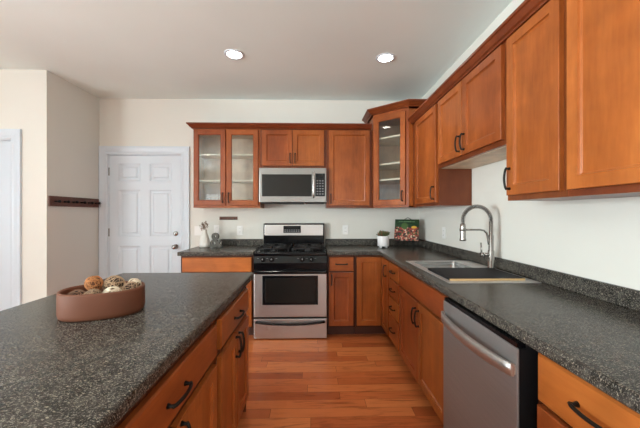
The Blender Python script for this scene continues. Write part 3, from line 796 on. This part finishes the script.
bm = bmesh.new(); tube(bm, [(0, 0, .105), (-.055, 0, .105)], .014, 14); tube(bm, [(-.055, 0, .105), (-.075, 0, .105)], .017, 14); tube(bm, [(-.066, 0, .09), (-.072, 0, .19)], [.006, .005], 10); obj('lever', bm, M['nickel'], t)

bz = CT+.0045
t = thing('cutting_board', 'black-topped cutting board with bamboo edge lying over the near sink bowl', 'cutting board', (.800, 1.748, bz))
bm = BB(0, .448, 0.0005, .335, 0, .0115, .002); obj('core', bm, M['board'], t)
obj('front_edge', BB(.001, .447, -.008, 0, 0, .0118, .001), M['bamboo'], t)
obj('top_sheet', BB(0, .448, -.008, .335, .012, .0145, .001), M['board'], t)

# ------------------------------------------------------------------ island bowl and balls
bx_, by_, brot = -.844, 1.226, R(20)
ba, bb = .144, .110
t = thing('oval_bowl', 'oval rust-brown wooden bowl on the island holding decorative balls', 'bowl', (bx_, by_, CT+.0005), brot)
bm = bmesh.new(); n = 56
sq = lambda c: math.copysign(abs(c)**.85, c)
prof = [(.94, 0), (.985, .006), (1.0, .02), (1.0, .092), (.985, .100), (.93, .100), (.915, .092), (.90, .02), (.87, .012)]
rings = []
for s, z in prof:
    rings.append([bm.verts.new(((ba-(1-s)*.13)*sq(math.cos(2*math.pi*k/n)), (bb-(1-s)*.13)*sq(math.sin(2*math.pi*k/n)), z)) for k in range(n)])
for A, Q in zip(rings, rings[1:]):
    for k in range(n): f = bm.faces.new((A[k], A[(k+1) % n], Q[(k+1) % n], Q[k])); f.smooth = True
bm.faces.new(rings[0][::-1]); bm.faces.new(rings[-1])
obj('bowl_body', bm, M['terra'], t)
def wicker_ball(name, label, c, r, mt, core, seed, rings=30, wr=.0009):
    rnd = random.Random(seed)
    t = thing(name, label, 'decorative ball', c, 0, 'decorative balls in the oval bowl')
    bm = bmesh.new(); ico(bm, (0, 0, 0), r*.86, 3)
    for v in bm.verts: v.co *= 1+rnd.uniform(-.03, .03)
    obj('core', bm, core, t, smooth=True)
    bm = bmesh.new()
    for i in range(rings):
        nrm = Vector((rnd.gauss(0, 1), rnd.gauss(0, 1), rnd.gauss(0, 1))).normalized(); u = nrm.orthogonal().normalized(); v = nrm.cross(u)
        off = rnd.uniform(-.55, .55)*r; rr = math.sqrt(r*r-off*off)*rnd.uniform(.93, 1.0)
        ph = rnd.uniform(0, 6)
        pts = [nrm*(off+.05*r*math.sin(3*a+ph))+(u*math.cos(a)+v*math.sin(a))*rr for a in [2*math.pi*k/28 for k in range(28)]]
        tube(bm, pts, wr*rnd.uniform(.7, 1.3), 5, closed=True)
    obj('woven_strands', bm, mt, t)
cA, sA = math.cos(brot), math.sin(brot)
def inb(u, v, z): return (bx_+u*cA-v*sA, by_+u*sA+v*cA, CT+z+.012)
wicker_ball('twig_ball', 'dark twig ball lying at the left end of the oval bowl', inb(-.088, .000, .050), .037, M['b_dark'], M['b_core'], 1)
wicker_ball('twig_ball', 'dark brown twig ball between the left one and the pale cream ball', inb(-.024, -.048, .060), .035, M['b_brown'], M['b_core'], 2)
wicker_ball('wicker_ball', 'rust orange wicker ball sitting highest on the left of the pile', inb(-.040, .026, .102), .031, M['b_orange'], M['b_core2'], 3)
wicker_ball('wicker_ball', 'cream white slatted ball at the front of the oval bowl', inb(.040, -.042, .062), .035, M['b_cream'], M['b_core2'], 4, 15, .0028)
wicker_ball('wicker_ball', 'large tan wicker ball in the middle of the pile behind the cream one', inb(.026, .042, .086), .040, M['b_tan'], M['b_core'], 5)
wicker_ball('twig_ball', 'dark twig ball at the right end of the oval bowl', inb(.096, -.012, .072), .034, M['b_brown'], M['b_core'], 6)
wicker_ball('wicker_ball', 'small cream wicker ball resting behind the dark ball at the right end', inb(.100, .036, .084), .026, M['b_cream'], M['b_core2'], 8, 14, .002)

# ------------------------------------------------------------------ left worktop items
vx, vy = -1.295, 3.60
t = thing('vase', 'white bottle-shaped ceramic vase on the short worktop beside the door', 'vase', (vx, vy, CT+.0005))
bm = bmesh.new(); lathe(bm, [(.045, 0), (.060, .006), (.063, .03), (.060, .07), (.047, .12), (.032, .165), (.024, .192), (.027, .210), (.023, .211), (.020, .192), (.022, .165)], n=32); obj('vase_body', bm, M['ceramic'], t)
t = thing('dried_stems', 'dried stems with small buds standing in the white vase', 'plant', (vx, vy, CT+.15))
bs = bmesh.new(); bd = bmesh.new(); rnd = random.Random(3)
for i in range(13):
    a = rnd.uniform(0, 6.28); rr = rnd.uniform(.01, .055); hh = rnd.uniform(.09, .16)
    top_ = Vector((rr*math.cos(a)-.012, rr*math.sin(a)*.6, hh)); tube(bs, [(0, 0, 0), (top_.x*.25, top_.y*.25, hh*.55), top_], .0012, 5)
    for k in range(4):
        ico(bd, top_+Vector((rnd.uniform(-.012, .012), rnd.uniform(-.01, .01), rnd.uniform(-.04, .004))), rnd.uniform(.004, .008), 1)
obj('stems', bs, M['stem'], t); obj('buds', bd, M['bud'], t)

cu = bpy.data.curves.new('amp', 'FONT'); cu.body = '&'; cu.size = .235; cu.extrude = .016; cu.bevel_depth = .002; cu.offset = .004; cu.align_x = 'CENTER'
tmp = bpy.data.objects.new('tmp', cu); C.objects.link(tmp); bpy.context.view_layer.update()
me = bpy.data.meshes.new_from_object(tmp.evaluated_get(bpy.context.evaluated_depsgraph_get())); bpy.data.objects.remove(tmp)
bm = bmesh.new(); bm.from_mesh(me); bmesh.ops.rotate(bm, verts=bm.verts, cent=(0, 0, 0), matrix=Matrix.Rotation(R(90), 3, 'X'))
mz = min(v.co.z for v in bm.verts); Mz = max(v.co.z for v in bm.verts)
for v in bm.verts: v.co.z = (v.co.z-mz)*.172/(Mz-mz)
mx = min(v.co.x for v in bm.verts); Mx = max(v.co.x for v in bm.verts)
for v in bm.verts: v.co.x = ((v.co.x-mx)/(Mx-mx)-.5)*.145
t = obj('ampersand_ornament', bm, M['amp'], loc=(-1.155, 3.60, CT+.001)); tag(t, 'dark grey metal ampersand ornament standing beside the vase', 'ornament')

# ------------------------------------------------------------------ wall fittings
def plate(x, y, z, rz, label, kind='outlet', w=.072):
    t = thing('wall_outlet' if kind == 'outlet' else 'light_switch', label, 'electrical outlet' if kind == 'outlet' else 'light switch', (x, y, z), rz)
    obj('cover_plate', BB(-w/2, w/2, -.006, 0, -.058, .058, .003), M['white2'], t)
    if kind == 'outlet':
        for dz in (-.022, .022):
            o = obj('receptacle', BB(-.017, .017, -.008, -.005, dz-.014, dz+.014, .002), M['white2'], t)
            obj('slots', join(B(-.008, -.006, -.0085, -.008, dz-.005, dz+.006), B(.006, .008, -.0085, -.008, dz-.005, dz+.006)), M['blackm'], o)
    else:
        n = max(1, round(w/.05)-1)
        for i in range(n): obj('rocker', BB((i-(n-1)/2)*.046-.016, (i-(n-1)/2)*.046+.016, -.009, -.005, -.033, .033, .002), M['white2'], t)
    return t
plate(-.925, WY-.001, 1.105, 0, 'white outlet plate on the back wall left of the range, below the small peg rack')
plate(-1.215, WY-.001, 1.115, 0, 'white outlet plate on the back wall partly behind the ampersand and vase')
plate(-1.435, WY-.001, 1.100, 0, 'double white light switch plate between the white door and the vase', 'switch', .115)
plate(.405, WY-.001, 1.110, 0, 'white outlet plate on the back wall right of the range')
plate(WX-.001, 3.06, 1.115, R(-90), 'white outlet plate on the right wall beyond the sink, under the narrow wall cabinet')

t = thing('peg_rack', 'long dark wooden peg rack on the left return wall', 'rack', (LX+.001, 3.075, 1.39), R(90))
obj('rail', BB(0, .69, -.018, 0, 0, .105, .004), M['peg'], t)
for i in range(6):
    x = .06+i*.114
    bm = bmesh.new(); lathe(bm, [(.010, -.018), (.008, -.03), (.009, -.055), (.016, -.062), (.014, -.072), (.004, -.076)], (x, 0, .050), 14, axis='y'); obj('peg', bm, M['blackm'], t)
t = thing('hanging_keys', 'small metal keys hanging at the door end of the long peg rack', 'keys', (LX+.06, 3.735, 1.44), R(90))
bm = bmesh.new(); tube(bm, [(.012*math.cos(a), 0, .012*math.sin(a)-.002) for a in [k*math.pi/6 for k in range(12)]], .0012, 5, closed=True); box(bm, -.003, .003, -.001, .001, -.045, -.014); obj('key_ring', bm, M['nickel'], t)
t = thing('small_peg_rack', 'short dark wooden rail with tiny hooks on the back wall above the ampersand', 'rack', (-1.178, WY-.001, 1.236))
obj('rail', BB(0, .222, -.014, 0, 0, .042, .003), M['peg'], t)
for i in range(4):
    x = .03+i*.054; bm = bmesh.new(); tube(bm, [(x, -.014, .026), (x, -.028, .022), (x, -.032, .012), (x, -.026, .006)], .0025, 6); obj('hook', bm, M['blackm'], t)

# ------------------------------------------------------------------ plant pot and cookbook
px_, py_ = .822, 3.52
t = thing('plant_pot', 'white footed ceramic pot on the worktop in the corner beside the cookbook', 'pot', (px_, py_, CT+.0005))
bm = bmesh.new(); lathe(bm, [(.050, .018), (.063, .019), (.067, .026), (.067, .135), (.064, .138), (.060, .136), (.060, .118)], n=36); obj('pot_body', bm, M['ceramic2'], t)
bm = bmesh.new(); lathe(bm, [(.0595, .112), (.0595, .120)], n=30); obj('soil', bm, M['soil'], t)
for k in range(4):
    a = k*math.pi/2+.78; bm = bmesh.new(); cyl(bm, (.045*math.cos(a), .045*math.sin(a), 0), (.045*math.cos(a), .045*math.sin(a), .02), .010); obj('foot', bm, M['ceramic2'], t)
t = thing('succulent_plant', 'small green and reddish succulent growing in the white pot', 'plant', (px_, py_, CT+.128))
rnd = random.Random(5)
for mt, cnt, nm in ((M['leaf'], 70, 'green_leaves'), (M['leaf_r'], 45, 'red_leaves')):
    bm = bmesh.new()
    for i in range(cnt):
        a = rnd.uniform(0, 6.28); r0 = rnd.uniform(0, .045); el = rnd.uniform(.5, 1.4); ln = rnd.uniform(.034, .062)
        b0 = Vector((r0*math.cos(a), r0*math.sin(a), .0+rnd.uniform(0, .03))); dr_ = Vector((math.cos(a)*math.cos(el), math.sin(a)*math.cos(el), math.sin(el)))
        tube(bm, [b0, b0+dr_*ln*.5, b0+dr_*ln*.85, b0+dr_*ln], [.003, .0065, .005, .001], 6)
    o = obj(nm, bm, mt, t)

def cover_mat():
    m = mat('cookbook_cover', (.02, .08, .03), .3)
    v = coords(m)
    vo = N(m, 'ShaderNodeTexVoronoi', Scale=60.0); L(m, v, vo.inputs[0])
    sp = N(m, 'ShaderNodeSeparateColor'); L(m, vo.outputs['Color'], sp.inputs[0])
    food = ramp(m, sp.outputs[0], [(0, (.015, .01, .008)), (.28, (.30, .04, .03)), (.46, (.50, .20, .12)), (.60, (.06, .08, .02)), (.72, (.62, .45, .33)), (.82, (.02, .015, .01)), (.90, (.28, .04, .03))], 'CONSTANT')
    n = N(m, 'ShaderNodeTexNoise', Scale=45.0, Detail=2.0); L(m, v, n.inputs[0])
    green = ramp(m, n.outputs[0], [(.4, (.005, .022, .009)), (.62, (.015, .06, .018))])
    sx = N(m, 'ShaderNodeSeparateXYZ'); L(m, v, sx.inputs[0])
    g = N(m, 'ShaderNodeMath', operation='GREATER_THAN'); L(m, sx.outputs[2], g.inputs[0]); g.inputs[1].default_value = .165
    x = N(m, 'ShaderNodeMix', data_type='RGBA'); L(m, g.outputs[0], x.inputs[0]); L(m, food, x.inputs[6]); L(m, green, x.inputs[7])
    L(m, x.outputs[2], P(m).inputs[0]); return m
M['cover'] = cover_mat()
kx, ky, krz = .965, 3.575, R(-25)
t = thing('cookbook', 'cookbook with a dark green and food photo cover propped on the stand', 'book', (kx, ky, CT+.082), krz)
ti = Matrix.Rotation(R(-17), 4, 'X')
def tilt(bm): bmesh.ops.transform(bm, matrix=Matrix.Shear('XZ', 4, (0, 0)) if False else ti, verts=bm.verts); return bm
cb_ = obj('cover', BB(0, .280, -.003, 0, 0, .262, .0008), M['cover'], t, rot=(R(-19), 0, 0))
obj('pages', B(.004, .275, .0003, .016, .004, .257), M['paper'], cb_)
obj('back_cover', B(0, .280, .0163, .019, 0, .262), M['blackm'], cb_)
# title bar and pictures printed on the cover
bm = bmesh.new()
rnd = random.Random(9)
x = .045
while x < .215:
    w_ = rnd.uniform(.010, .022); box(bm, x, x+w_, -.0042, -.0031, .228, .240); x += w_+.006
obj('title_print', bm, mat('pale_print', (.12, .2, .1), .5), cb_)
bm = bmesh.new(); lathe(bm, [(.040, -.0045), (.038, -.0031)], (.115, 0, .180), 24, axis='y'); obj('salad_print', bm, mat('leafy_green_print', (.05, .11, .02), .5), cb_)
bm = bmesh.new(); bmesh.ops.create_circle(bm, cap_ends=True, radius=.028, segments=18, matrix=Matrix.Translation((.225, -.0048, .165)) @ Matrix.Rotation(R(90), 4, 'X') @ Matrix.Diagonal((1.1, .55, 1, 1))); 
r_ = bmesh.ops.extrude_face_region(bm, geom=list(bm.faces)); bmesh.ops.translate(bm, vec=(0, .0015, 0), verts=[v for v in r_['geom'] if isinstance(v, bmesh.types.BMVert)])
obj('lemon_print', bm, mat('yellow_print', (.72, .42, .03), .5), cb_)
t = thing('book_stand', 'black wire book stand with scrolled feet under the cookbook', 'book stand', (kx, ky, CT+.001), krz)
bm = bmesh.new(); wr = .0035
for sx_ in (.045, .215):
    tube(bm, [(sx_, -.012, .090), (sx_, -.03, .080), (sx_, -.01, .074), (sx_, .03, .074)], wr, 7)
    sg = -1 if sx_ < .1 else 1
    tube(bm, [(sx_, .0, .074), (sx_, -.008, .045), (sx_, -.012, .024)]+[(sx_+sg*.018*(1-math.cos(a)), -.012, .024-.019*math.sin(a)) for a in [k*.5 for k in range(1, 11)]], wr, 7)
    tube(bm, [(sx_, .03, .074), (sx_, .11, .006)], wr, 7)
    tube(bm, [(sx_, .030, .074), (sx_+.01, .115, .30)], wr, 7)
tube(bm, [(.02, -.008, .076), (.24, -.008, .076)], wr, 7)
tube(bm, [(.055, .115, .30), (.10, .120, .322), (.13, .124, .344), (.145, .124, .350), (.16, .124, .344), (.19, .120, .322), (.225, .115, .30)], wr, 7)
obj('wire_frame', bm, M['blackm'], t)
